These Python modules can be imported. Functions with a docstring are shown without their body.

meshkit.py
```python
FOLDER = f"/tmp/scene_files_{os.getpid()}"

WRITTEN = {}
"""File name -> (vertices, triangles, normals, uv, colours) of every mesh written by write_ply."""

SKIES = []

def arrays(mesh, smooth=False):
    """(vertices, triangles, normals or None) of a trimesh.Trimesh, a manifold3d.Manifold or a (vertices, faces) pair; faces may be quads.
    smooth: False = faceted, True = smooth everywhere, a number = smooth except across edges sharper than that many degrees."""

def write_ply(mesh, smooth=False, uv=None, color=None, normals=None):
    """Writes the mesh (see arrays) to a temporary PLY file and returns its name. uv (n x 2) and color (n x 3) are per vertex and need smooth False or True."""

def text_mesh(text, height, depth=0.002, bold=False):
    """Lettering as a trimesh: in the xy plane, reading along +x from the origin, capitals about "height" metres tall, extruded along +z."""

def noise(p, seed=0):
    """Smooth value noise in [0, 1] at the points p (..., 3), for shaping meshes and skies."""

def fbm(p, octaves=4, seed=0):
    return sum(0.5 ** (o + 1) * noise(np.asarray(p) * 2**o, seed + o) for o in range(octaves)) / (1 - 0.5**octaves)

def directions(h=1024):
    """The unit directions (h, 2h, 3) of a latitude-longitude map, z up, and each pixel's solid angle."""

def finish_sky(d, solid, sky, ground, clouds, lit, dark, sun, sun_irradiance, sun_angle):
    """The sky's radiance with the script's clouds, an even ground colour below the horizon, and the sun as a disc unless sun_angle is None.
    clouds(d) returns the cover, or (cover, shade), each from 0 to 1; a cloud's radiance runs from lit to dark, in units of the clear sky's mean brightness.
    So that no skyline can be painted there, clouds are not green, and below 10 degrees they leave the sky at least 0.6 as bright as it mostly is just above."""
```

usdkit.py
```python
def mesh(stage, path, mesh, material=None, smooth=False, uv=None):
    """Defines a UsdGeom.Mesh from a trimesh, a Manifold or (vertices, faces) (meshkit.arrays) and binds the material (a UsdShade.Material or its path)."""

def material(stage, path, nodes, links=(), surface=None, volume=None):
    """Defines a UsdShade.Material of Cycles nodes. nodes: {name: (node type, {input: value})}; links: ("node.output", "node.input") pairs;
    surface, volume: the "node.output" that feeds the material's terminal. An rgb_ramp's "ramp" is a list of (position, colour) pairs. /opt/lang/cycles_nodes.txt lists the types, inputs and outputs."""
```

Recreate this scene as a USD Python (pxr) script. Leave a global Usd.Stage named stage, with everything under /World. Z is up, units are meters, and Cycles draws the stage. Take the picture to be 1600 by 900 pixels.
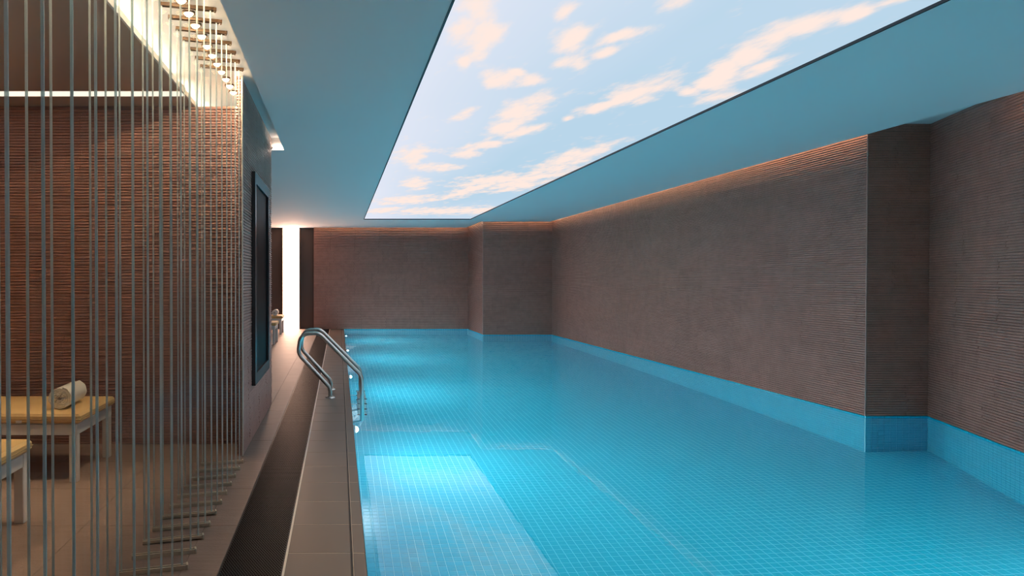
import math, random
import numpy as np, trimesh
import shapely
from shapely.geometry import Polygon, box as sbox
import usdkit, meshkit
from pxr import Usd, UsdGeom, UsdShade, UsdLux, Gf, Sdf, Vt

stage = Usd.Stage.CreateInMemory()
UsdGeom.SetStageUpAxis(stage, 'Z'); UsdGeom.SetStageMetersPerUnit(stage, 1.0)
world = UsdGeom.Xform.Define(stage, '/World'); stage.SetDefaultPrim(world.GetPrim())
UsdGeom.Scope.Define(stage, '/World/Looks')

# ---------------------------------------------------------------- camera, exposure, light levels
EYE = 1.22
cam = UsdGeom.Camera.Define(stage, '/World/camera')
cam.AddTranslateOp().Set(Gf.Vec3d(0, 0, EYE))
cam.AddRotateXYZOp().Set(Gf.Vec3f(90 - 0.693, 0, 0))
cam.CreateHorizontalApertureAttr(36.0)
cam.CreateFocalLengthAttr(36.0 * 1075 / 1600)
cam.CreateHorizontalApertureOffsetAttr(36.0 * 270 / 1600)
cam.CreateClippingRangeAttr(Gf.Vec2f(0.05, 200))
cam.CreateExposureAttr(0.0)
L_SKY = 1.1          # backlit sky ceiling
L_POOL = 820.0       # underwater lamps
L_SPOT = 520.0       # spotlights between the glass fins
L_COVE = 17.0        # warm strips in the cove above the walls
L_LINE = 1.5         # linear light in the lounge ceiling
L_DOWN = 1400.0       # downlights of the lounge ceiling, left of the frame
L_GLOW = 20.0         # glowing wall panel at the far end

# ---------------------------------------------------------------- main dimensions
ZC = 2.50            # soffit
ZU = 2.62            # upper ceiling in the recess
ZCOVE = 2.61        # ceiling of the cove slot along the walls
ZF = -1.46           # pool floor
ZW = -0.012          # water
YF = 17.0            # far wall
XR = 4.72            # right wall
XE = 0.118           # pool edge
FIN_DY, FIN_Y0 = 0.168, 4.536

# ---------------------------------------------------------------- helpers
used = {}
def numbered(parent, name):
    k = used.get((parent, name), 0); used[(parent, name)] = k + 1
    return f'{parent}/{name}' if k == 0 else f'{parent}/{name}_{k:03d}'

def pathof(p):
    return '/World' if p is None else str(p.GetPath())

def tag(p, label=None, cat=None, group=None, kind=None):
    for k, v in (('label', label), ('category', cat), ('group', group), ('kind', kind)):
        if v: p.SetCustomDataByKey(k, v)
    return p

def obj(name, m, mat, parent=None, smooth=False):
    return usdkit.mesh(stage, numbered(pathof(parent), name), m, mat, smooth=smooth).GetPrim()

def thing(name, label, cat, loc=(0, 0, 0), rz=0.0, group=None, kind=None):
    x = UsdGeom.Xform.Define(stage, numbered('/World', name))
    x.AddTranslateOp().Set(Gf.Vec3d(*loc)); x.AddRotateZOp().Set(rz)
    return tag(x.GetPrim(), label, cat, group, kind)

def dup(root, name, label, loc, rz=0.0):
    was = root.GetCustomData()
    r = thing(name, label, was['category'], loc, rz, was.get('group'))
    r.GetReferences().AddInternalReference(root.GetPath()); r.SetInstanceable(True)
    return r

class MB:
    def __init__(s): s.v, s.f, s.n = [], [], 0
    def add(s, v, f):
        v = np.asarray(v, float); f = np.asarray(f, int)
        if f.shape[1] == 4: f = np.vstack([f[:, [0, 1, 2]], f[:, [0, 2, 3]]])
        s.v.append(v); s.f.append(f + s.n); s.n += len(v); return s
    def mesh(s, t): return s.add(t.vertices, t.faces)
    def box(s, x0, x1, y0, y1, z0, z1):
        v = [(x, y, z) for x in (x0, x1) for y in (y0, y1) for z in (z0, z1)]
        return s.add(v, [(0, 1, 3, 2), (4, 6, 7, 5), (0, 4, 5, 1), (2, 3, 7, 6), (0, 2, 6, 4), (1, 5, 7, 3)])
    def cbox(s, x0, x1, y0, y1, z0, z1, c=0.004):
        pts = []
        for x, sx in ((x0, 1), (x1, -1)):
            for y, sy in ((y0, 1), (y1, -1)):
                for z, sz in ((z0, 1), (z1, -1)):
                    pts += [(x + sx * c, y + sy * c, z), (x + sx * c, y, z + sz * c), (x, y + sy * c, z + sz * c)]
        return s.mesh(trimesh.convex.convex_hull(np.array(pts)))
    def cyl(s, p0, p1, r, n=20, r2=None):
        return s.mesh(tube([p0, p1], [r, r if r2 is None else r2], n))
    def get(s): return (np.vstack(s.v), np.vstack(s.f))

def tube(pts, r, n=14, caps=True):
    p = np.asarray(pts, float); r = np.broadcast_to(r, (len(p),))
    t = np.gradient(p, axis=0); t /= np.linalg.norm(t, axis=1, keepdims=True)
    ref = np.array([0, 1.0, 0]) if abs(t[:, 1]).max() < 0.9 else np.array([1.0, 0, 0])
    if np.abs(t @ ref).max() > 0.98: ref = np.array([0, 0, 1.0])
    a = np.cross(t, ref); a /= np.linalg.norm(a, axis=1, keepdims=True); b = np.cross(t, a)
    ang = np.arange(n) * 2 * np.pi / n
    v = (p[:, None] + r[:, None, None] * (np.cos(ang)[None, :, None] * a[:, None] + np.sin(ang)[None, :, None] * b[:, None])).reshape(-1, 3)
    f = []
    for i in range(len(p) - 1):
        for j in range(n):
            k = (j + 1) % n
            f += [(i * n + j, (i + 1) * n + j, (i + 1) * n + k), (i * n + j, (i + 1) * n + k, i * n + k)]
    if caps:
        f += [(0, j, j + 1) for j in range(1, n - 1)]
        o = (len(p) - 1) * n; f += [(o, o + j + 1, o + j) for j in range(1, n - 1)]
    m = trimesh.Trimesh(v, np.array(f), process=False); m.fix_normals(); return m

def rounded(corners, radius, n=8):
    """A polyline with its corners rounded by arcs of about the given radius."""
    c = np.asarray(corners, float); out = [c[0]]
    for i in range(1, len(c) - 1):
        rr = radius[i - 1] if np.ndim(radius) else radius
        a, b = c[i - 1] - c[i], c[i + 1] - c[i]; la, lb = np.linalg.norm(a), np.linalg.norm(b)
        half = math.acos(np.clip(a @ b / la / lb, -1, 1)) / 2
        d = min(rr / math.tan(half), 0.49 * la, 0.49 * lb)
        p0, p2 = c[i] + a / la * d, c[i] + b / lb * d
        for s in np.linspace(0, 1, n):
            out.append((1 - s) ** 2 * p0 + 2 * s * (1 - s) * c[i] + s * s * p2)
    out.append(c[-1]); return np.array(out)

def prism(poly, z0, z1):
    m = trimesh.creation.extrude_polygon(poly, z1 - z0, engine='earcut'); m.apply_translation((0, 0, z0)); return m

# ---------------------------------------------------------------- materials
def M(name, nodes, links, surface): return usdkit.material(stage, '/World/Looks/' + name, nodes, links, surface=surface)

def plain(name, color, rough=0.5, metallic=0.0, spec=0.5, bump=None, vary=0.0, island=False, coat=0.0, trans=0.0):
    """Principled colour; bump=(scale, strength, distance, stretch); vary = brightness spread from piece to piece."""
    nodes = {'p': ('principled_bsdf', {'base_color': color, 'roughness': rough, 'metallic': metallic, 'specular_ior_level': spec, 'coat_weight': coat})}
    links = []
    if bump:
        nodes['g'] = ('texture_coordinate', {}); nodes['m'] = ('mapping', {'scale': bump[3] if len(bump) > 3 else (1, 1, 1)})
        nodes['n'] = ('noise_texture', {'scale': bump[0], 'detail': 4.0}); nodes['b'] = ('bump', {'strength': bump[1], 'distance': bump[2]})
        links += [('g.object', 'm.vector'), ('m.vector', 'n.vector'), ('n.fac', 'b.height'), ('b.normal', 'p.normal')]
    if vary:
        nodes['o'] = ('geometry', {}) if island else ('object_info', {})
        nodes['r'] = ('map_range', {'from_min': 0.0, 'from_max': 1.0, 'to_min': 1 - vary, 'to_max': 1 + vary})
        nodes['h'] = ('hsv', {'hue': 0.5, 'saturation': 1.0, 'fac': 1.0, 'color': color})
        links += [('o.random_per_island' if island else 'o.random', 'r.value'), ('r.result', 'h.value'), ('h.color', 'p.base_color')]
    return M(name, nodes, links, 'p.BSDF')

def glow(name, color, strength):
    return M(name, {'e': ('emission', {'color': color, 'strength': strength})}, [], 'e.emission')

STONE = (0.43, 0.222, 0.178)
def stone(name, color, rough=0.45):
    return M(name, {
        'g': ('geometry', {}), 'o': ('object_info', {}),
        'n': ('noise_texture', {'scale': 9.0, 'detail': 5.0}), 'n2': ('noise_texture', {'scale': 90.0, 'detail': 3.0}),
        'a': ('math', {'math_type': 'multiply_add', 'value2': 0.45, 'value3': 0.72}),
        'c': ('math', {'math_type': 'multiply_add', 'value2': 0.10}),
        'h': ('hsv', {'hue': 0.5, 'saturation': 1.0, 'fac': 1.0, 'color': color}),
        'b': ('bump', {'strength': 0.8, 'distance': 0.006}),
        'p': ('principled_bsdf', {'roughness': rough, 'specular_ior_level': 0.5})},
        [('g.position', 'n.vector'), ('g.position', 'n2.vector'), ('n.fac', 'a.value1'), ('o.random', 'c.value1'), ('a.value', 'c.value3'),
         ('c.value', 'h.value'), ('h.color', 'p.base_color'), ('n2.fac', 'b.height'), ('b.normal', 'p.normal')], 'p.BSDF')

m_stone = stone('stone_cladding', STONE)
m_joint = plain('stone_joint', (0.05, 0.036, 0.032), 0.8)
m_white = plain('white_ceiling_paint', (0.80, 0.80, 0.80), 0.75)
m_brown_ceiling = plain('taupe_ceiling_paint', (0.42, 0.32, 0.27), 0.6)
m_deck = M('deck_tile', {
    'g': ('geometry', {}), 'o': ('object_info', {}), 'mp': ('mapping', {'rotation': (0, 0, 0.6), 'scale': (1, 9, 1)}),
    'n': ('noise_texture', {'scale': 5.0, 'detail': 6.0}), 'v': ('noise_texture', {'scale': 70.0, 'detail': 2.0}),
    'a': ('math', {'math_type': 'multiply_add', 'value2': 0.5, 'value3': 0.72}), 'c': ('math', {'math_type': 'multiply_add', 'value2': 0.10}),
    'h': ('hsv', {'hue': 0.5, 'saturation': 1.0, 'fac': 1.0, 'color': (0.30, 0.208, 0.172)}),
    'b': ('bump', {'strength': 0.45, 'distance': 0.004}), 'p': ('principled_bsdf', {'roughness': 0.5})},
    [('g.position', 'mp.vector'), ('mp.vector', 'n.vector'), ('g.position', 'v.vector'), ('n.fac', 'a.value1'), ('o.random', 'c.value1'), ('a.value', 'c.value3'),
     ('c.value', 'h.value'), ('h.color', 'p.base_color'), ('v.fac', 'b.height'), ('b.normal', 'p.normal')], 'p.BSDF')
m_deck_grout = plain('deck_grout', (0.25, 0.19, 0.16), 0.8)
m_coping = plain('coping_tile', (0.175, 0.128, 0.100), 0.40, vary=0.05, bump=(120, 0.12, 0.002))
m_coping_grout = plain('coping_grout', (0.58, 0.49, 0.40), 0.8)
m_groove = plain('dark_groove', (0.03, 0.022, 0.018), 0.6)
m_grate = plain('grating_plastic', (0.022, 0.0145, 0.0118), 0.42)
m_pit = plain('channel_dark', (0.012, 0.010, 0.009), 0.8)
m_pale = plain('pale_grout_strip', (0.86, 0.78, 0.69), 0.5)
m_stone_trim = plain('brown_edge_trim', (0.42, 0.26, 0.22), 0.4)
m_trim = plain('pale_metal_trim', (0.80, 0.74, 0.66), 0.35, metallic=0.2)
TILE = (0.014, 0.52, 0.70)
m_tile = plain('pool_tile', TILE, 0.25, vary=0.06)
m_tile_far = plain('pool_tile_far', TILE, 0.25, vary=0.06, island=True)
m_pool_grout = plain('pool_grout', (0.34, 0.80, 0.90), 0.7)
m_steel = plain('brushed_steel', (0.90, 0.86, 0.81), 0.30, metallic=1.0)
m_black = plain('black_rubber', (0.012, 0.012, 0.012), 0.5)
m_frame = plain('graphite_frame', (0.030, 0.031, 0.035), 0.25, spec=0.6)
m_dark_glass = plain('black_glass', (0.006, 0.005, 0.005), 0.35, spec=0.03)
m_bronze = plain('bronze_track', (0.14, 0.085, 0.05), 0.4, metallic=0.7)
m_chrome = plain('satin_channel', (0.80, 0.70, 0.56), 0.35, metallic=0.45)
m_white_wood = plain('white_frame', (0.78, 0.75, 0.72), 0.4)
m_cushion = plain('ochre_cushion', (0.70, 0.47, 0.21), 0.55, bump=(60, 0.15, 0.003))
m_cushion_side = plain('ochre_cushion_piping', (0.48, 0.31, 0.12), 0.6)
m_towel = plain('white_towel', (0.82, 0.78, 0.72), 0.9, bump=(220, 0.6, 0.004))
m_label = plain('white_care_tag', (0.75, 0.72, 0.68), 0.7)

m_water = M('pool_water', {
    'g': ('geometry', {}), 'm': ('mapping', {'scale': (1.0, 0.8, 1.0)}), 'n': ('noise_texture', {'scale': 4.0, 'detail': 1.5}),
    'b': ('bump', {'strength': 0.02, 'distance': 0.02}), 'w': ('glass_bsdf', {'color': (0.93, 0.985, 1.0), 'roughness': 0.0, 'IOR': 1.33})},
    [('g.position', 'm.vector'), ('m.vector', 'n.vector'), ('n.fac', 'b.height'), ('b.normal', 'w.normal')], 'w.BSDF')

def pane(name, tint, gloss, fac_add=0.0):
    return M(name, {
        'f': ('fresnel', {'IOR': 1.5}), 't': ('transparent_bsdf', {'color': tint}), 'g': ('glossy_bsdf', {'color': gloss, 'roughness': 0.02}),
        'x': ('mix_closure', {})}, [('f.fac', 'x.fac'), ('t.BSDF', 'x.closure1'), ('g.BSDF', 'x.closure2')], 'x.closure')
m_pane = pane('clear_fin_glass', (0.985, 0.992, 0.99), (0.5, 0.5, 0.5))
m_pane_odd = M('clear_fin_glass_refracting', {
    'f': ('fresnel', {'IOR': 1.5}), 't': ('refraction_bsdf', {'color': (0.985, 0.992, 0.99), 'roughness': 0.0, 'IOR': 1.0}), 'g': ('glossy_bsdf', {'color': (0.5, 0.5, 0.5), 'roughness': 0.02}),
    'x': ('mix_closure', {})}, [('f.fac', 'x.fac'), ('t.BSDF', 'x.closure1'), ('g.BSDF', 'x.closure2')], 'x.closure')
m_edge = M('polished_glass_edge', {
    'p': ('principled_bsdf', {'base_color': (0.93, 0.95, 0.93), 'roughness': 0.13, 'metallic': 0.05, 'specular_ior_level': 0.9}),
    't': ('transparent_bsdf', {'color': (0.75, 0.92, 0.95)}), 'x': ('mix_closure', {'fac': 0.55})},
    [('t.BSDF', 'x.closure1'), ('p.BSDF', 'x.closure2')], 'x.closure')

# backlit print of a sky: cloud cover and paleness are a print on the sheet (mesh primvar), frayed by noise
m_sky = M('backlit_sky_print', {
    'a': ('attribute', {'attribute': 'print'}), 's': ('separate_color', {}),
    'g': ('geometry', {}), 'm': ('mapping', {'rotation': (0, 0, 0.35), 'scale': (1.0, 0.45, 1.0)}),
    'n': ('noise_texture', {'scale': 6.0, 'detail': 8.0, 'roughness': 0.60}),
    'k': ('math', {'math_type': 'multiply_add', 'value2': 2.2, 'value3': -1.13}), 'c': ('math', {'math_type': 'add'}),
    'r': ('map_range', {'range_type': 'smoothstep', 'from_min': 0.16, 'from_max': 1.08, 'to_min': 0.0, 'to_max': 1.0, 'clamp': True}),
    'base': ('mix', {'color1': (0.44, 0.61, 0.75), 'color2': (0.70, 0.735, 0.84)}),
    'z': ('mix', {'color2': (0.91, 0.75, 0.68)}), 'e': ('emission', {'strength': L_SKY})},
    [('a.color', 's.color'), ('g.position', 'm.vector'), ('m.vector', 'n.vector'), ('n.fac', 'k.value1'), ('k.value', 'c.value1'), ('s.r', 'c.value2'),
     ('c.value', 'r.value'), ('s.g', 'base.fac'), ('base.color', 'z.color1'), ('r.result', 'z.fac'), ('z.color', 'e.color')], 'e.emission')
m_cove = glow('warm_cove_strip', (1.0, 0.64, 0.37), L_COVE)
m_bulb = glow('warm_spot_bulb', (1.0, 0.74, 0.44), L_SPOT)
m_line = glow('warm_linear_diffuser', (1.0, 0.84, 0.68), L_LINE)
m_glow = glow('glowing_wall_panel', (1.0, 0.60, 0.43), L_GLOW)
m_down = glow('warm_downlight_lens', (1.0, 0.74, 0.46), L_DOWN)
m_pool_lens = glow('pool_lamp_lens', (0.80, 0.96, 1.0), L_POOL)

# ---------------------------------------------------------------- stone cladding: panels of thirteen ribs with fingered ends
PW, PH, NR = 0.60, 0.275, 13
def panel(P, U, N, u0, u1, z0, z1, rng, cut0, cut1):
    h = PH / NR; n = max(1, round((z1 - z0) / h)); h = (z1 - z0) / n
    mb = MB(); U, N, P = map(np.asarray, (U, N, P))
    for r in range(n):
        za, zb = z0 + r * h, z0 + (r + 1) * h - 0.0012
        s = 1 if (r // 2) % 2 else -1
        a = u0 + (0.0015 if cut0 else 0.0015 + 0.010 * s); b = u1 - (0.0015 if cut1 else 0.0015 - 0.010 * s)
        j_ = min(0.04, 0.12 * (b - a)); us = np.linspace(a, b, 5) + np.array([0, rng.uniform(-j_, j_), rng.uniform(-j_, j_), rng.uniform(-j_, j_), 0])
        rows = []
        for j, u in enumerate(us):
            d = rng.uniform(0.0070, 0.0120); t = rng.uniform(-0.0022, 0.0022)
            rows.append([P + U * u + N * dd + np.array([0, 0, z]) for dd, z in ((0.0, za), (d, za + 0.18 * h + t), (d * 0.62, zb - 0.22 * h + t), (0.0, zb))])
        v = np.array(rows).reshape(-1, 3); f = []
        for j in range(4):
            for k in range(3):
                f.append((j * 4 + k, (j + 1) * 4 + k, (j + 1) * 4 + k + 1, j * 4 + k + 1))
        f += [(0, 1, 2, 3), (19, 18, 17, 16)]
        mb.add(v, f)
    return mb.get()

def clad(parent, P, U, N, length, z0, z1, seed, mat=m_stone):
    """Panels in courses, joints staggered from course to course, cut at the wall's ends."""
    rng = random.Random(seed); z = z0
    flip = np.cross(np.asarray(U), [0, 0, 1]) @ np.asarray(N) < 0
    while z < z1 - 0.02:
        zt = min(z + PH, z1); cuts = [0.0]; u = rng.uniform(0.15, PW)
        while u < length - 0.08:
            cuts.append(u); u += PW
        cuts.append(length)
        for a, b in zip(cuts[:-1], cuts[1:]):
            v, f = panel(P, U, N, a, b, z, zt, rng, a == 0.0, b == length)
            obj('panel', (v, f[:, ::-1] if flip else f), mat, parent)
        z = zt

def wall(name, label, P, U, N, length, z0, z1, seed, thick=0.15, mat=m_stone, cat='wall', clad_to=None):
    w = thing(name, label, cat, kind='structure')
    P, U, N = map(lambda q: np.asarray(q, float), (P, U, N))
    pts = [P + U * u - N * t + np.array([0, 0, z]) for u in (0, length) for t in (0.0, thick) for z in (z0, z1)]
    obj('backing', trimesh.convex.convex_hull(np.array(pts)), m_joint, w)
    clad(w, P, U, N, length, z0, clad_to or z1, seed, mat)
    return w

OB = np.array([4.84 - 5.28, 4.86 - 6.157]); OL = np.linalg.norm(OB); OB /= OL     # the oblique bay wall, running towards the camera
OBL = (5.28 - XR) / -OB[0]
OY = 6.157 + OB[1] * OBL
ON = (OB[1], -OB[0]); ON = (-abs(ON[0]), abs(ON[1])) if ON[0] > 0 else ON
wr = wall('wall_right', 'long dark brown ribbed stone wall along the right side of the pool', (XR, 15.25, 0), (0, -1, 0), (-1, 0, 0), 15.25 - 6.157, 0.0, ZCOVE, 11, clad_to=ZC + 0.02)
obj('corner_trim', MB().cbox(XR - 0.012, XR - 0.001, 6.146, 6.156, 0.0, ZC + 0.02, 0.002).get(), m_stone_trim, wr)
wall('wall_return', 'narrow darkest ribbed stone return wall facing the camera at right', (XR + 0.002, 6.157, 0), (1, 0, 0), (0, -1, 0), 5.28 - XR, 0.0, ZCOVE, 12)
wall('wall_right_near', 'slanting brown ribbed stone wall at the right edge of the picture', (5.28, 6.157, 0), (OB[0], OB[1], 0), (ON[0], ON[1], 0), OBL, 0.0, ZCOVE, 13)
wall('wall_right_entrance', 'brown ribbed stone wall beside the camera, right of the pool', (XR, OY, 0), (0, -1, 0), (-1, 0, 0), OY + 1.9, 0.0, ZCOVE, 14)
wall('wall_far', 'dark brown ribbed stone wall across the far end of the pool', (-0.63, YF, 0), (1, 0, 0), (0, -1, 0), 3.19 + 0.63, 0.0, ZCOVE, 15, clad_to=ZC + 0.02)
pil = thing('wall_pillar', 'dark brown ribbed stone pier in the far right corner of the pool', 'pillar', kind='structure')
obj('backing', MB().box(3.19, 4.87, 15.25, YF + 0.1, 0.0, ZCOVE).get(), m_joint, pil)
clad(pil, (3.19, 15.25, 0), (1, 0, 0), (0, -1, 0), XR - 3.19, 0.0, ZC + 0.02, 16)
clad(pil, (3.19, YF, 0), (0, -1, 0), (-1, 0, 0), YF - 15.25, 0.0, ZC + 0.02, 17)
obj('corner_trim', MB().cbox(3.1785, 3.189, 15.239, 15.249, 0.0, ZC + 0.02, 0.002).get(), m_stone_trim, pil)
wall('wall_lounge', 'warmly lit brown ribbed stone wall behind the glass fins and loungers', (-4.2, 5.10, 0), (1, 0, 0), (0, -1, 0), 4.2 - 0.70, 0.0, ZC, 18)
wp = thing('wall_partition', 'short ribbed stone partition wall holding the black framed panel', 'wall', kind='structure')
obj('backing', MB().box(-0.705, -0.675, 4.752, 6.79, 0.0, ZU).get(), m_joint, wp)
clad(wp, (-0.675, 6.79, 0), (0, -1, 0), (1, 0, 0), 6.79 - 4.752, 0.0, ZU, 19)
clad(wp, (-0.705, 4.752, 0), (1, 0, 0), (0, -1, 0), 0.030, 0.0, ZU, 20)
obj('corner_trim', MB().cbox(-0.675, -0.662, 4.738, 4.752, 0.0, ZU, 0.002).get(), m_trim, wp)
ws = thing('wall_store', 'plain dark wall block behind the lounge, ending at the far deck', 'wall', kind='structure')
obj('core', MB().box(-4.2, -0.701, 5.26, 6.79, 0.0, ZC).get(), m_joint, ws)
wl = thing('wall_left', 'plain dark wall on the far left of the lounge', 'wall', kind='structure')
obj('plaster', MB().box(-4.35, -4.2, -2.0, YF + 0.3, 0.0, ZU).get(), m_stone, wl)
wn = thing('wall_entrance', 'plain dark wall behind the camera', 'wall', kind='structure')
obj('plaster', MB().box(-4.35, 5.6, -2.15, -2.0, 0.0, ZU).get(), m_stone, wn)
wfl = thing('wall_far_left', 'smooth dark brown wall around the tall glowing panel', 'wall', kind='structure')
m_dark_wall = plain('dark_brown_wall', (0.085, 0.055, 0.046), 0.5)
obj('plaster', MB().box(-4.2, -0.63, YF + 0.06, YF + 0.2, 0.0, ZC).get(), m_dark_wall, wfl)
obj('jamb', MB().box(-0.98, -0.955, YF - 0.02, YF + 0.06, 0.0, ZC).get(), m_dark_wall, wfl)
obj('jamb', MB().box(-1.42, -1.395, YF - 0.02, YF + 0.06, 0.0, ZC).get(), m_dark_wall, wfl)

# ---------------------------------------------------------------- ceiling
GAP = 0.072
SOF = 0.012
PX0, PX1, PY0, PY1 = 0.517, 2.795, 2.9, 14.64
sof = Polygon([(-0.545, -2.0), (XR - GAP, -2.0), (XR - GAP, 15.25 - GAP), (3.19 - GAP, 15.25 - GAP), (3.19 - GAP, YF - GAP), (-0.63, YF - GAP), (-0.63, YF + 0.06), (-4.2, YF + 0.06), (-4.2, 6.81), (-0.545, 6.81)])
sof = sof.difference(sbox(PX0, PY0, PX1, PY1))
ce = thing('ceiling', 'smooth painted soffit around the glowing sky ceiling', 'ceiling', kind='structure')
obj('soffit', prism(sof, ZC, ZC + SOF), m_white, ce)
obj('slab', MB().box(-4.35, 3.0, -2.15, YF + 0.3, ZU, ZU + 0.1).box(3.0, 5.8, -2.15, YF + 0.3, ZCOVE, ZU + 0.1).get(), m_white, ce)
obj('cove_ceiling', MB().box(-0.63, 3.0, YF - 0.5, YF + 0.3, ZCOVE, ZU).get(), m_white, ce)
obj('recess_edge', MB().box(-0.545, -0.525, -2.0, 6.81, ZC + SOF, ZU).box(-1.095, -0.545, 6.81, 6.83, ZC + 0.035, ZU).get(), m_white, ce)
cs = MB()   # the warm strips lie on the soffit's lip, out of sight, and wash the walls across the slot
SB, SZ = GAP + 0.020, ZC + 0.096
def strip(x0, x1, y0, y1): cs.box(x0, x1, y0, y1, SZ, SZ + 0.006)
strip(XR - SB - 0.010, XR - SB, -1.9, 5.0)
strip(XR - SB - 0.010, XR - SB, 6.12, 15.25 - GAP - 0.02)
strip(3.19, XR - SB - 0.02, 15.25 - SB - 0.010, 15.25 - SB)
strip(3.19 - SB - 0.010, 3.19 - SB, 15.27, YF - SB - 0.02)
strip(-0.60, 3.19 - SB - 0.02, YF - SB - 0.010, YF - SB)
obj('light_strip', cs.get(), m_cove, ce)
cl = thing('ceiling_lounge', 'taupe lower ceiling over the loungers with a thin light slot', 'ceiling', kind='structure')
LY0, LY1 = 4.69, 4.83
obj('soffit', MB().box(-4.2, -1.075, -2.0, LY0, ZC, ZC + 0.035).box(-4.2, -1.075, LY1, 5.26, ZC, ZC + 0.035).box(-4.2, -1.075, LY0, LY1, ZC + 0.03, ZC + 0.06).get(), m_brown_ceiling, cl)
obj('recess_edge', MB().box(-1.27, -1.25, -2.0, 6.81, ZC + 0.0355, ZU).box(-1.075, -1.063, -2.0, 5.1, ZC, ZC + 0.0355).box(-1.25, -1.063, 5.26, 6.81, ZC, ZC + 0.0355).get(), m_white, cl)
obj('light_strip', MB().box(-1.16, -1.14, -1.9, 6.7, ZC + 0.036, ZC + 0.044).get(), glow('warm_white_strip', (1.0, 0.80, 0.60), 150.0), cl)
obj('light_strip', MB().box(-0.655, -0.552, 6.792, 6.808, ZC + 0.001, ZC + 0.04).get(), glow('warm_end_strip', (1.0, 0.80, 0.62), 12.0), cl)

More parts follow.
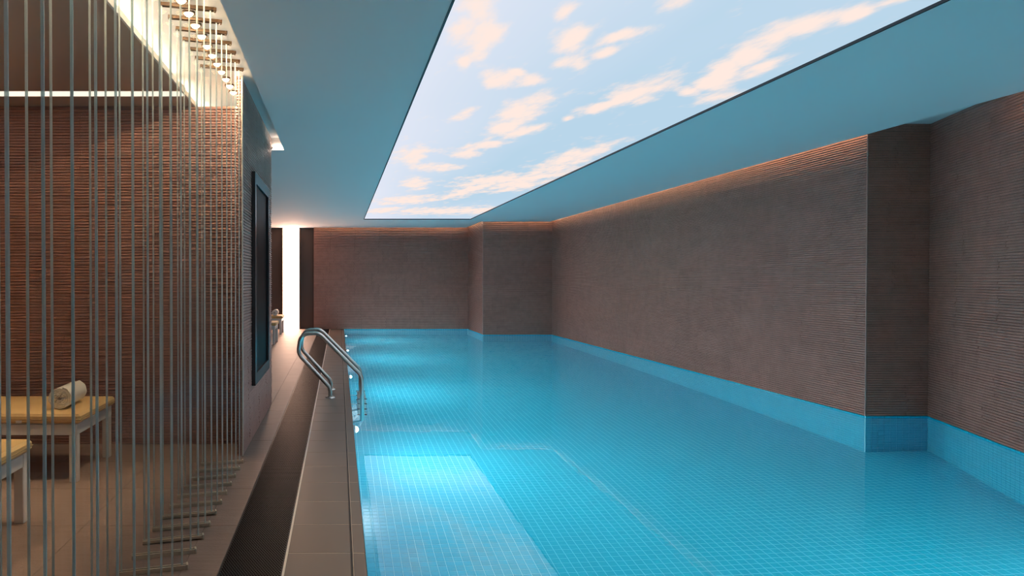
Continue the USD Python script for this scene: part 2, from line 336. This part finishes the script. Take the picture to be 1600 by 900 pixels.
# ---------------------------------------------------------------- the backlit sky
BLOBS = np.array([(0.668,3.292,0.041,-0.087,0.064,0.15),(0.632,3.556,0.036,-0.142,0.047,0.099),(0.792,3.669,0.075,0.0,0.042,0.196),(0.777,3.833,0.019,-0.246,0.091,0.151),(0.747,4.12,0.01,-0.132,0.044,0.079),(1.027,4.453,0.1,-0.033,0.048,0.187),(1.259,4.482,0.078,-0.045,0.042,0.13),(1.1,4.3,0.064,0.018,0.018,0.08),(1.092,3.316,0.022,-0.101,0.035,0.059),(1.252,3.709,0.054,-0.089,0.078,0.169),(1.357,4.12,0.064,-0.077,0.044,0.107),(1.434,4.132,0.036,-0.045,0.046,0.108),(1.485,3.669,0.073,-0.109,0.039,0.074),(1.513,3.92,0.047,-0.092,0.037,0.073),(1.559,3.222,0.053,-0.088,0.053,0.085),(1.405,5.354,0.108,-0.328,0.111,0.309),(1.422,5.88,0.107,-0.301,0.091,0.284),(1.572,6.035,0.116,-0.219,0.065,0.205),(0.963,5.417,0.069,-0.146,0.032,0.12),(2.065,4.794,0.121,-0.31,0.115,0.223),(2.112,4.633,0.06,-0.054,0.109,0.215),(1.942,5.154,0.096,-0.175,0.066,0.149),(1.83,5.526,0.028,-0.052,0.034,0.086),(2.388,4.729,0.127,0.035,0.062,0.13),(2.458,4.556,0.083,-0.079,0.123,0.208),(2.385,4.273,0.017,-0.196,0.151,0.217),(2.342,3.965,0.02,-0.193,0.154,0.207),(2.337,3.749,0.055,-0.175,0.115,0.154),(2.402,3.537,0.073,-0.169,0.096,0.121),(2.504,3.364,0.024,-0.123,0.068,0.076),(2.578,3.185,0.066,-0.095,0.046,0.05),(2.655,4.879,0.085,-0.09,0.101,0.17),(2.56,4.234,0.04,-0.178,0.079,0.11),(0.76,7.167,0.141,-0.156,0.061,0.442),(1.11,7.954,0.266,0.0,0.032,0.23),(1.021,9.297,0.173,0.0,0.055,0.503),(1.367,6.68,0.174,-0.197,0.046,0.192),(1.287,7.093,0.12,-0.064,0.043,0.219),(2.463,7.438,0.124,-0.622,0.163,0.421),(2.566,6.985,0.058,-0.425,0.101,0.233),(2.43,8.764,0.382,-0.931,0.135,0.437),(2.05,8.993,0.43,-0.307,0.127,0.527),(1.874,9.971,0.273,-0.937,0.109,0.489),(1.113,11.187,0.496,-0.238,0.058,0.545),(1.932,12.981,0.966,0.0,0.091,0.613),(2.632,12.86,0.718,0.0,0.123,0.601),(2.444,9.556,0.322,-0.462,0.108,0.394),(0.837,12.86,0.281,-0.262,0.035,0.479),
    (1.2,1.6,0.3,-0.1,0.1,0.35),(2.1,0.8,0.35,-0.2,0.08,0.3),(1.9,2.2,0.2,-0.1,0.06,0.2),(0.9,0.2,0.2,-0.1,0.1,0.3)])
xs = np.linspace(PX0, PX1, 92); ys = np.concatenate([np.linspace(PY0, 7.0, 165)[:-1], np.linspace(7.0, PY1, 170)])
gx, gy = np.meshgrid(xs, ys)
cover = np.zeros_like(gx)
for x, y, ax, ay, bx, by in BLOBS:
    det = ax * by - ay * bx
    p = ((gx - x) * by - (gy - y) * bx) / det; q = (-(gx - x) * ay + (gy - y) * ax) / det
    cover = np.maximum(cover, 1.12 * np.exp(-0.62 * (p * p + q * q)))
left = np.clip((gx - PX0) / (PX1 - PX0), 0, 1)
pale = np.clip(1.0 - left * 1.75, 0, 1) * 0.9 + 0.30 * np.clip((gy - 9) / 5, 0, 1) + 0.12 * np.clip(1 - (gy - 2.5) / 2.5, 0, 1)
pale = np.clip(pale + 0.25 * (meshkit.fbm(np.stack([gx * 1.1, gy * 0.5, gx * 0], -1), 3, 5) - 0.5), 0, 1)
nx_, ny_ = len(xs), len(ys)
idx = np.arange(nx_ * ny_).reshape(ny_, nx_)
ff = np.stack([idx[:-1, :-1], idx[1:, :-1], idx[1:, 1:], idx[:-1, 1:]], -1).reshape(-1, 4)
m_sky_frame = plain('charcoal_trim', (0.022, 0.026, 0.034), 0.5)
sky = thing('sky_light_panel', 'glowing ceiling panel printed with pink clouds on pale blue sky', 'ceiling light')
sheet = usdkit.mesh(stage, numbered(pathof(sky), 'printed_sheet'), (np.stack([gx.ravel(), gy.ravel(), np.full(gx.size, ZC + 0.012)], 1), ff), m_sky)
UsdGeom.PrimvarsAPI(sheet).CreatePrimvar('print', Sdf.ValueTypeNames.Color3fArray, 'vertex').Set(Vt.Vec3fArray.FromNumpy(np.stack([cover.ravel(), pale.ravel(), 0 * pale.ravel()], 1).astype(np.float32)))
for x0, x1, y0, y1 in ((PX0, PX0 + 0.012, PY0, PY1), (PX1 - 0.012, PX1, PY0, PY1), (PX0 + 0.02, PX1 - 0.02, PY1 - 0.03, PY1), (PX0 + 0.02, PX1 - 0.02, PY0, PY0 + 0.02)):
    obj('frame_trim', MB().box(x0, x1, y0, y1, ZC - 0.003, ZC + 0.03).get(), m_sky_frame, sky)
obj('light_box', MB().box(PX0, PX1, PY0, PY1, ZC + 0.035, ZU - 0.002).get(), m_white, sky)

# ---------------------------------------------------------------- deck, grating, coping
fl = thing('floor', 'taupe textured deck tiles between the lounge and the pool grating', 'floor', kind='structure')
DX = -0.505
obj('slab', MB().box(-4.35, DX, -2.15, YF + 0.2, -0.25, -0.0015).get(), m_deck_grout, fl)
ty, far = 0.60, MB()
def deck_tile(x0, x1, y0, y1): return MB().cbox(x0 + 0.0015, x1 - 0.0015, y0 + 0.0015, y1 - 0.0015, -0.02, 0.0, 0.0012)
cols = [DX - 0.158] + [DX - 0.158 - 0.6 * k for k in range(1, 7)]
edges = [DX] + cols
for j in range(int((YF + 0.06 + 2.0) / ty) + 1):
    for x1, x0 in zip(edges[:-1], edges[1:]):
        x0 = max(x0, -4.2); y0 = -2.0 + j * ty; y1 = min(y0 + ty, YF + 0.06)
        if y0 < 1.0 or (y0 > 5.2 and y1 < 6.8 and x1 < -0.71) or y0 < 1.0:
            far.box(x0 + 0.0015, x1 - 0.0015, y0 + 0.0015, y1 - 0.0015, -0.02, 0.0); continue
        if x1 - x0 > 0.02: obj('tile', deck_tile(x0, x1, y0, y1).get(), m_deck, fl)
tag(obj('tiling', far.get(), m_deck, fl), kind='stuff')

gr = thing('overflow_grating', 'dark brown slotted overflow grating with raised grip studs along the deck', 'grating')
GX0, GX1 = -0.502, -0.238
obj('channel', MB().box(GX0 - 0.003, GX1 + 0.003, -2.0, YF, -0.25, -0.03).get(), m_pit, gr)
bars, studs = MB(), MB()
n_ = int((YF + 1.98) / 0.0125)
y = -1.98 + 0.0125 * np.arange(n_)
def many_boxes(c, hx, hy, z0, z1):
    c = np.asarray(c); k = len(c)
    o = np.array([(sx * hx, sy * hy, z) for z in (z0, z1) for sx, sy in ((-1, -1), (1, -1), (1, 1), (-1, 1))])
    v = (np.concatenate([c, np.zeros((k, 1))], 1)[:, None] + o[None]).reshape(-1, 3)
    q = np.array([(4, 5, 6, 7), (0, 1, 5, 4), (1, 2, 6, 5), (2, 3, 7, 6), (3, 0, 4, 7)])
    return v, (np.arange(k)[:, None, None] * 8 + q[None]).reshape(-1, 4)
bars.add(*many_boxes(np.stack([np.full(n_, (GX0 + GX1) / 2), y], 1), (GX1 - GX0) / 2, 0.0042, -0.022, -0.003))
tag(obj('cross_bars', bars.get(), m_grate, gr), kind='stuff')
c = []
for k, yy in enumerate(y):
    if yy > 0.8: c += [(xx + (0.006 if k % 2 else 0), yy) for xx in np.arange(GX0 + 0.008, GX1 - 0.006, 0.012)]
studs.add(*many_boxes(c, 0.0032, 0.0036, -0.004, 0.0005))
tag(obj('grip_studs', studs.get(), m_grate, gr), kind='stuff')
obj('edge_rail', MB().box(GX0, GX0 + 0.006, -2.0, YF, -0.03, -0.001).get(), m_grate, gr)
obj('edge_rail', MB().box(GX1 - 0.006, GX1, -2.0, YF, -0.03, -0.001).get(), m_grate, gr)

co = thing('pool_coping', 'brown glazed coping tiles along the pool edge beside the grating', 'coping', kind='structure')
CX0, CXG, CP = -0.232, 0.055, 0.3567
obj('bed', MB().box(CX0 - 0.004, XE - 0.004, -2.0, YF, -0.25, -0.008).box(CX0 - 0.002, CXG - 0.0048, -2.0, YF, -0.008, -0.0012).box(CXG + 0.0048, XE - 0.004, -2.0, YF, -0.008, -0.0012).get(), m_coping_grout, co)
obj('edge_trim', MB().cbox(CX0 - 0.006, CX0 + 0.0035, -2.0, YF, -0.02, 0.0015, 0.001).get(), m_pale, co)
y0 = 1311 / 463.0 - 5 * CP + 0.227
obj('groove', MB().box(CXG - 0.005, CXG + 0.005, -2.0, YF, -0.02, -0.0035).get(), m_groove, co)
while y0 < YF - 0.02:
    y1 = min(y0 + CP, YF)
    obj('coping_tile', MB().cbox(CX0 + 0.0045, CXG - 0.0045, y0 + 0.0025, y1 - 0.0025, -0.02, 0.0, 0.0015).get(), m_coping, co)
    obj('edge_tile', MB().cbox(CXG + 0.0045, XE, y0 + 0.0012, y1 - 0.0012, -0.06, 0.0, 0.004).get(), m_coping, co)
    y0 += CP

# ---------------------------------------------------------------- pool basin, tiles, water
pool = Polygon([(XE, -1.5), (XR, -1.5), (XR, OY), (5.28, 6.157), (XR, 6.157), (XR, 15.25), (3.19, 15.25), (3.19, YF), (XE, YF)])
TP, TG = 0.056, 0.0042
pb = thing('pool_basin', 'swimming pool basin lined with small turquoise mosaic tiles', 'pool', kind='structure')
sh = pool.buffer(0.25, join_style=2)
obj('basin_floor', prism(sh, ZF - 0.25, ZF), m_pool_grout, pb)
obj('basin_walls', prism(sh.difference(pool.buffer(0.003, join_style=2)).difference(sbox(-1, -3, XE - 0.0035, 18)), ZF, -0.004), m_pool_grout, pb)
obj('basin_walls', MB().box(XE - 0.18, XE - 0.003, -1.6, YF + 0.1, ZF, -0.062).get(), m_pool_grout, pb)
ix = np.arange(int((5.4 - XE) / TP)); iy = np.arange(int((YF + 1.5) / TP))
cx, cy = np.meshgrid(XE + (ix + 0.5) * TP, -1.5 + (iy + 0.5) * TP)
inside = shapely.contains_xy(pool.buffer(-TP * 0.35), cx.ravel(), cy.ravel())
cc = np.stack([cx.ravel(), cy.ravel()], 1)[inside]
near = (cc[:, 0] < XE + 20.2 * TP) & (cc[:, 1] > 4.13) & (cc[:, 1] < 4.13 + 14.9 * TP)
for px_, py_ in cc[near]:
    v, f = many_boxes([(px_, py_)], (TP - TG) / 2, (TP - TG) / 2, ZF, ZF + 0.0012); obj('mosaic_tile', (v, f), m_tile, pb)
fm = MB().add(*many_boxes(cc[~near], (TP - TG) / 2, (TP - TG) / 2, ZF, ZF + 0.0012))
full = pool.buffer(-0.002, join_style=2); xg, yg = np.meshgrid(XE + (np.arange(len(ix) + 2) + 0.5) * TP, -1.5 + (np.arange(len(iy) + 1) + 0.5) * TP)
cand = np.stack([xg.ravel(), yg.ravel()], 1); h_ = (TP - TG) / 2
done = set(map(tuple, np.round(cc, 4))); touch = shapely.intersects_xy(pool.buffer(TP * 0.7), cand[:, 0], cand[:, 1])
for px_, py_ in cand[touch]:
    if (round(px_, 4), round(py_, 4)) in done: continue
    g = sbox(px_ - h_, py_ - h_, px_ + h_, py_ + h_).intersection(full)
    if g.area > 2e-5 and g.geom_type == 'Polygon': fm.mesh(prism(g, ZF, ZF + 0.0012))
v, f = fm.get()
tag(obj('floor_mosaic', (v, f), m_tile_far, pb), kind='stuff')
wm = MB()
ring = list(pool.exterior.coords)
if pool.exterior.is_ccw is False: ring = ring[::-1]
zz = ZF + 0.001 + TP * (np.arange(26) + 0.5)
for (xa, ya), (xb, yb) in zip(ring[:-1], ring[1:]):
    d = np.array([xb - xa, yb - ya]); ln = np.linalg.norm(d); d /= ln; n = np.array([-d[1], d[0]])
    k = int(ln / TP); off = (ln - k * TP) / 2 if k else 0
    u = off + (np.arange(k) + 0.5) * TP
    U, Z = np.meshgrid(u, zz); U, Z = U.ravel(), Z.ravel(); h_ = (TP - TG) / 2
    base = np.stack([xa + d[0] * U, ya + d[1] * U, Z], 1)
    o = np.array([[*(d * su * h_ + n * t), sz * h_] for t in (-0.002, 0.0012) for su, sz in ((-1, -1), (1, -1), (1, 1), (-1, 1))])
    v = (base[:, None] + o[None]).reshape(-1, 3)
    q = np.array([(4, 5, 6, 7), (0, 1, 5, 4), (1, 2, 6, 5), (2, 3, 7, 6), (3, 0, 4, 7)])
    wm.add(v, (np.arange(len(U))[:, None, None] * 8 + q[None]).reshape(-1, 4))
tag(obj('wall_mosaic', wm.get(), m_tile_far, pb), kind='stuff')
tri = trimesh.creation.triangulate_polygon(pool, engine='earcut')
wv = np.concatenate([tri[0], np.full((len(tri[0]), 1), ZW)], 1)
wt = thing('pool_water', 'clear still turquoise pool water reflecting the sky ceiling', 'water', kind='structure')
wf = np.asarray(tri[1]); nz = np.cross(wv[wf[0][1]] - wv[wf[0][0]], wv[wf[0][2]] - wv[wf[0][0]])[2]
obj('surface', (wv, wf if nz > 0 else wf[:, ::-1]), m_water, wt)

# ---------------------------------------------------------------- underwater lamps
def lamp_parts(t):
    r, n = 0.115, 28
    obj('bezel', trimesh.creation.annulus(0.088, r, 0.03, sections=n, transform=trimesh.transformations.rotation_matrix(np.pi / 2, (0, 1, 0), (0, 0, 0))), m_white, t, smooth=40)
    prof = np.array([(0.089 * math.cos(a), 0.040 * math.sin(a)) for a in np.linspace(0, np.pi / 2, 8)])
    prof[-1, 0] = 0.0
    dome = trimesh.creation.revolve(prof, sections=n); dome.apply_transform(trimesh.transformations.rotation_matrix(np.pi / 2, (0, 1, 0)))
    obj('lens', dome, m_pool_lens, t, smooth=True)
LZ = -0.38
LAMPS = [6.05, 9.12, 12.35, 15.45]
lab = ['bright round underwater lamp nearest the camera, just below the ladder', 'round underwater lamp in the pool wall, second from the camera, behind the ladder',
       'round underwater lamp in the pool wall, third from the camera', 'small bright underwater lamp in the far left corner of the pool']
l0 = None
for y, l in zip(LAMPS, lab):
    if l0 is None:
        l0 = thing('underwater_lamp', l, 'pool light', (XE + 0.012, y, LZ), 0, 'underwater lamps along the left pool wall'); lamp_parts(l0)
    else: dup(l0, 'underwater_lamp', l, (XE + 0.012, y, LZ))
dup(l0, 'underwater_lamp', 'underwater lamp in the right pool wall, outside the right picture edge', (XR - 0.012, 2.9, LZ), 180)

# ---------------------------------------------------------------- ladder
ld = thing('pool_ladder', 'curved stainless steel pool ladder with two handrails standing on the coping', 'pool ladder')
RX = 0.238
for y in (7.11, 7.64):
    path = rounded([(-0.093, y, -0.002), (-0.093, y, 0.10), (-0.425, y, 0.455), (-0.400, y, 0.655), (-0.215, y, 0.672), (RX - 0.005, y, 0.225), (RX, y, 0.0), (RX, y, -1.02), (XE + 0.01, y, -1.10)], [0.09, 0.12, 0.12, 0.12, 0.12, 0.12, 0.06], 10)
    obj('handrail', tube(path, 0.0205, 16), m_steel, ld, smooth=50)
    obj('floor_flange', MB().cyl((-0.093, y, 0.0), (-0.093, y, 0.012), 0.052, 28, 0.042).cyl((-0.093, y, 0.012), (-0.093, y, 0.02), 0.03, 24).get(), m_steel, ld, smooth=35)
    obj('wall_stay', MB().cyl((XE + 0.006, y, -0.30), (RX, y, -0.30), 0.011, 12).cyl((XE, y, -0.30), (XE + 0.01, y, -0.30), 0.03, 16).get(), m_steel, ld, smooth=35)
for z in (-0.04, -0.29, -0.54, -0.79):
    st = obj('step', MB().cbox(RX - 0.045, RX + 0.045, 7.135, 7.615, z - 0.012, z + 0.012, 0.005).get(), m_steel, ld)
    for y in (7.118, 7.632): obj('end_cap', MB().cbox(RX - 0.05, RX - 0.024, y - 0.012, y + 0.012, z - 0.016, z + 0.016, 0.003).cbox(RX + 0.024, RX + 0.05, y - 0.012, y + 0.012, z - 0.016, z + 0.016, 0.003).get(), m_black, st)

# ---------------------------------------------------------------- glass fins
def fin_parts(t, glass):
    w = 0.126
    obj('glass_pane', ([(-w + 0.008, 0, 0.010), (w - 0.008, 0, 0.010), (w - 0.008, 0, ZU - 0.012), (-w + 0.008, 0, ZU - 0.012)], [(0, 1, 2, 3)]), glass, t)   # the sheet between its two 10 mm edges
    obj('polished_edge', MB().cbox(w - 0.008, w, -0.004, 0.004, 0.010, ZU - 0.012, 0.0012).get(), m_edge, t)
    obj('polished_edge', MB().cbox(-w, -w + 0.008, -0.004, 0.004, 0.010, ZU - 0.012, 0.0012).get(), m_edge, t)
    b = obj('floor_channel', MB().box(-w - 0.004, w + 0.012, -0.014, -0.0055, 0.0, 0.018).box(-w - 0.004, w + 0.012, 0.0055, 0.014, 0.0, 0.018).box(-w - 0.004, w + 0.012, -0.014, 0.014, 0.0, 0.006).get(), m_chrome, t)
    obj('end_plate', MB().cbox(w + 0.012, w + 0.022, -0.016, 0.016, 0.0, 0.022, 0.002).get(), m_chrome, b)
    c = obj('ceiling_channel', MB().box(-w - 0.004, w + 0.014, -0.015, -0.0055, ZU - 0.016, ZU).box(-w - 0.004, w + 0.014, 0.0055, 0.015, ZU - 0.016, ZU).get(), m_bronze, t)
    obj('end_plate', MB().cbox(w + 0.014, w + 0.026, -0.016, 0.016, ZU - 0.019, ZU, 0.002).get(), m_bronze, c)
ORD = 'first second third fourth fifth sixth seventh eighth ninth tenth eleventh twelfth thirteenth fourteenth fifteenth sixteenth seventeenth eighteenth nineteenth twentieth'.split()
f0 = [None, None]
for k in range(20):
    l = f'tall clear glass fin, {ORD[k]} in the row counted from the partition wall' if k < 19 else 'tall clear glass fin nearest the camera, at the left picture edge'
    loc = (-0.781, FIN_Y0 - FIN_DY * k, 0.0)
    if f0[k % 2] is None:
        f0[k % 2] = thing('glass_fin', l, 'glass fin', loc, 15.5, 'glass fins of the lounge screen'); fin_parts(f0[k % 2], (m_pane, m_pane_odd)[k % 2])
    else: dup(f0[k % 2], 'glass_fin', l, loc, 15.5)

# ---------------------------------------------------------------- lamps of the lounge
s0 = None
for k in range(-4, 17):
    y = FIN_Y0 - FIN_DY * (k + 0.5)
    n = k + 4
    l = ('small glowing warm ceiling spotlight, ' + (f'{ORD[n]}' if n < 20 else 'twenty-first') + ' counted from the far end of the recess')
    loc = (-0.787, y, ZU)
    if s0 is None:
        s0 = thing('ceiling_spotlight', l, 'spotlight', loc, 0, 'spotlights above the glass fins')
        obj('housing', trimesh.creation.annulus(0.026, 0.034, 0.012, sections=24, transform=trimesh.transformations.translation_matrix((0, 0, -0.006))), m_bronze, s0, smooth=40)
        prof = np.array([(0.025 * math.cos(a), -0.028 * math.sin(a)) for a in np.linspace(0, np.pi / 2, 7)]); prof[-1, 0] = 0
        obj('bulb', trimesh.creation.revolve(prof[::-1], sections=20), m_bulb, s0, smooth=True)
    else: dup(s0, 'ceiling_spotlight', l, loc)
ll = thing('linear_ceiling_light', 'long thin warm white light line across the lounge ceiling', 'ceiling light')
obj('diffuser', MB().box(-4.19, -1.08, LY0 + 0.004, LY1 - 0.004, ZC + 0.002, ZC + 0.012).get(), m_line, ll)
obj('housing', MB().box(-4.19, -1.08, LY0 + 0.001, LY1 - 0.001, ZC + 0.012, ZC + 0.029).get(), m_white, ll)
for x, y, l in ((-2.45, 3.6, 'black cylinder downlight over the lounger beyond the left picture edge'), (-2.45, 2.5, 'black cylinder downlight in the lounge ceiling, middle of the three left of the picture'), (-2.45, 1.05, 'black cylinder downlight in the lounge ceiling nearest the camera')):
    d = thing('cylinder_downlight', l, 'downlight', (x, y, ZC))
    obj('can', trimesh.creation.annulus(0.052, 0.060, 0.13, sections=28, transform=trimesh.transformations.translation_matrix((0, 0, -0.065))), m_black, d, smooth=40)
    obj('lens', MB().cyl((0, 0, -0.004), (0, 0, -0.012), 0.05, 28).get(), m_down, d)
gp = thing('glowing_wall_panel', 'tall bright white glowing panel in the far wall at the end of the deck', 'wall light')
obj('diffuser', MB().box(-1.39, -0.982, YF - 0.0, YF + 0.05, 0.0, ZC - 0.01).get(), m_glow, gp)

# ---------------------------------------------------------------- framed black panel on the partition
fp = thing('framed_wall_panel', 'tall black glass panel in a graphite frame on the ribbed partition', 'wall panel')
FY0, FY1, FZ0, FZ1, FW = 5.24, 6.30, 0.41, 2.045, 0.085
FX0, FX1 = -0.668, -0.638
obj('frame_side', MB().cbox(FX0, FX1, FY0, FY0 + FW, FZ0, FZ1, 0.002).get(), m_frame, fp)
obj('frame_side', MB().cbox(FX0, FX1, FY1 - FW, FY1, FZ0, FZ1, 0.002).get(), m_frame, fp)
obj('frame_rail', MB().cbox(FX0, FX1, FY0 + FW, FY1 - FW, FZ1 - FW, FZ1, 0.002).get(), m_frame, fp)
obj('frame_rail', MB().cbox(FX0, FX1, FY0 + FW, FY1 - FW, FZ0, FZ0 + FW, 0.002).get(), m_frame, fp)
obj('black_glass', MB().box(FX0 + 0.008, FX0 + 0.012, FY0 + FW, FY1 - FW, FZ0 + FW, FZ1 - FW).get(), m_dark_glass, fp)

# ---------------------------------------------------------------- loungers and towels
LW, LL = 0.63, 1.95
def lounger_parts(t):
    fr = MB(); s = 0.05
    obj('frame_rail', MB().cbox(-LL, 0, 0, s, 0.285, 0.352, 0.003).get(), m_white_wood, t)
    obj('frame_rail', MB().cbox(-LL, 0, LW - s, LW, 0.285, 0.352, 0.003).get(), m_white_wood, t)
    obj('end_rail', MB().cbox(-s + 0.004, -0.001, s, LW - s, 0.285, 0.350, 0.003).get(), m_white_wood, t)
    obj('end_rail', MB().cbox(-LL + 0.001, -LL + s - 0.004, s, LW - s, 0.285, 0.350, 0.003).get(), m_white_wood, t)
    for x in (-s, -LL):
        for y in (0.001, LW - s - 0.001): obj('leg', MB().cbox(x + 0.001, x + s - 0.001, y, y + s, 0.0, 0.286, 0.003).get(), m_white_wood, t)
    for k in range(9): obj('slat', MB().cbox(-0.16 - k * 0.2, -0.08 - k * 0.2, 0.045, LW - 0.045, 0.335, 0.354, 0.003).get(), m_white_wood, t)
    cu = trimesh.creation.box((LL + 0.02, LW + 0.02, 0.062)); cu = cu.subdivide_loop(0) if False else cu
    m = MB().cbox(-LL - 0.01, 0.022, -0.012, LW + 0.012, 0.357, 0.414, 0.014)
    c = obj('cushion', m.get(), m_cushion, t, smooth=30)
    obj('piping', MB().cbox(-LL - 0.012, 0.024, -0.014, LW + 0.014, 0.380, 0.385, 0.002).get(), m_cushion_side, c)
    obj('care_tag', MB().box(-0.36, -0.325, -0.0145, -0.0125, 0.362, 0.378).get(), m_label, c)
lo = thing('sun_lounger', 'white framed lounger with ochre cushion and towel behind the glass fins', 'sun lounger', (-1.575, 4.12, 0), 0, 'loungers'); lounger_parts(lo)
dup(lo, 'sun_lounger', 'white framed lounger with ochre cushion cut off by the left picture edge', (-1.575, 2.84, 0))
dup(lo, 'sun_lounger', 'small distant ochre lounger just past the partition, without a towel', (-1.205, 12.9, 0))
dup(lo, 'sun_lounger', 'farthest ochre lounger with a rolled towel beside the glowing panel', (-1.285, 15.3, 0))
def towel_parts(t):
    R, n, L = 0.072, 160, 0.30
    th = np.linspace(0, 5.2 * 2 * np.pi, n); r = 0.010 + (R - 0.012) * th / th[-1]
    out, inn = [], []
    for a, q in zip(th, r):
        out.append((q + 0.0048) * np.array([math.cos(a), math.sin(a)])); inn.append((q - 0.0048) * np.array([math.cos(a), math.sin(a)]))
    ring = np.array(out + inn[::-1]); ring[:, 1] *= 0.96
    mb = MB(); K = len(ring)
    off = lambda e: np.array([[p[0], e + 0.004 * math.sin(9 * math.atan2(p[1], p[0]) + e * 30), p[1]] for p in ring])
    stations = [0.0, 0.01, 0.1, 0.2, L - 0.01, L]
    v = np.vstack([off(e) for e in stations]); f = []
    for s in range(len(stations) - 1):
        for j in range(K):
            k = (j + 1) % K; f.append((s * K + j, s * K + k, (s + 1) * K + k, (s + 1) * K + j))
    for s in (0, len(stations) - 1):
        for j in range(n - 1): f.append((s * K + j, s * K + j + 1, s * K + K - 2 - j, s * K + K - 1 - j))
    v[:, 2] += R * 0.96 + 0.004
    obj('roll', (v, np.array(f)), m_towel, t, smooth=50)
tw = thing('rolled_towel', 'rolled white towel on the ochre lounger behind the glass fins', 'towel', (-1.735, 4.255, 0.412), 2.5, 'rolled towels'); towel_parts(tw)
dup(tw, 'rolled_towel', 'tiny rolled white towel on the farthest lounger', (-1.44, 15.35, 0.412), 0)
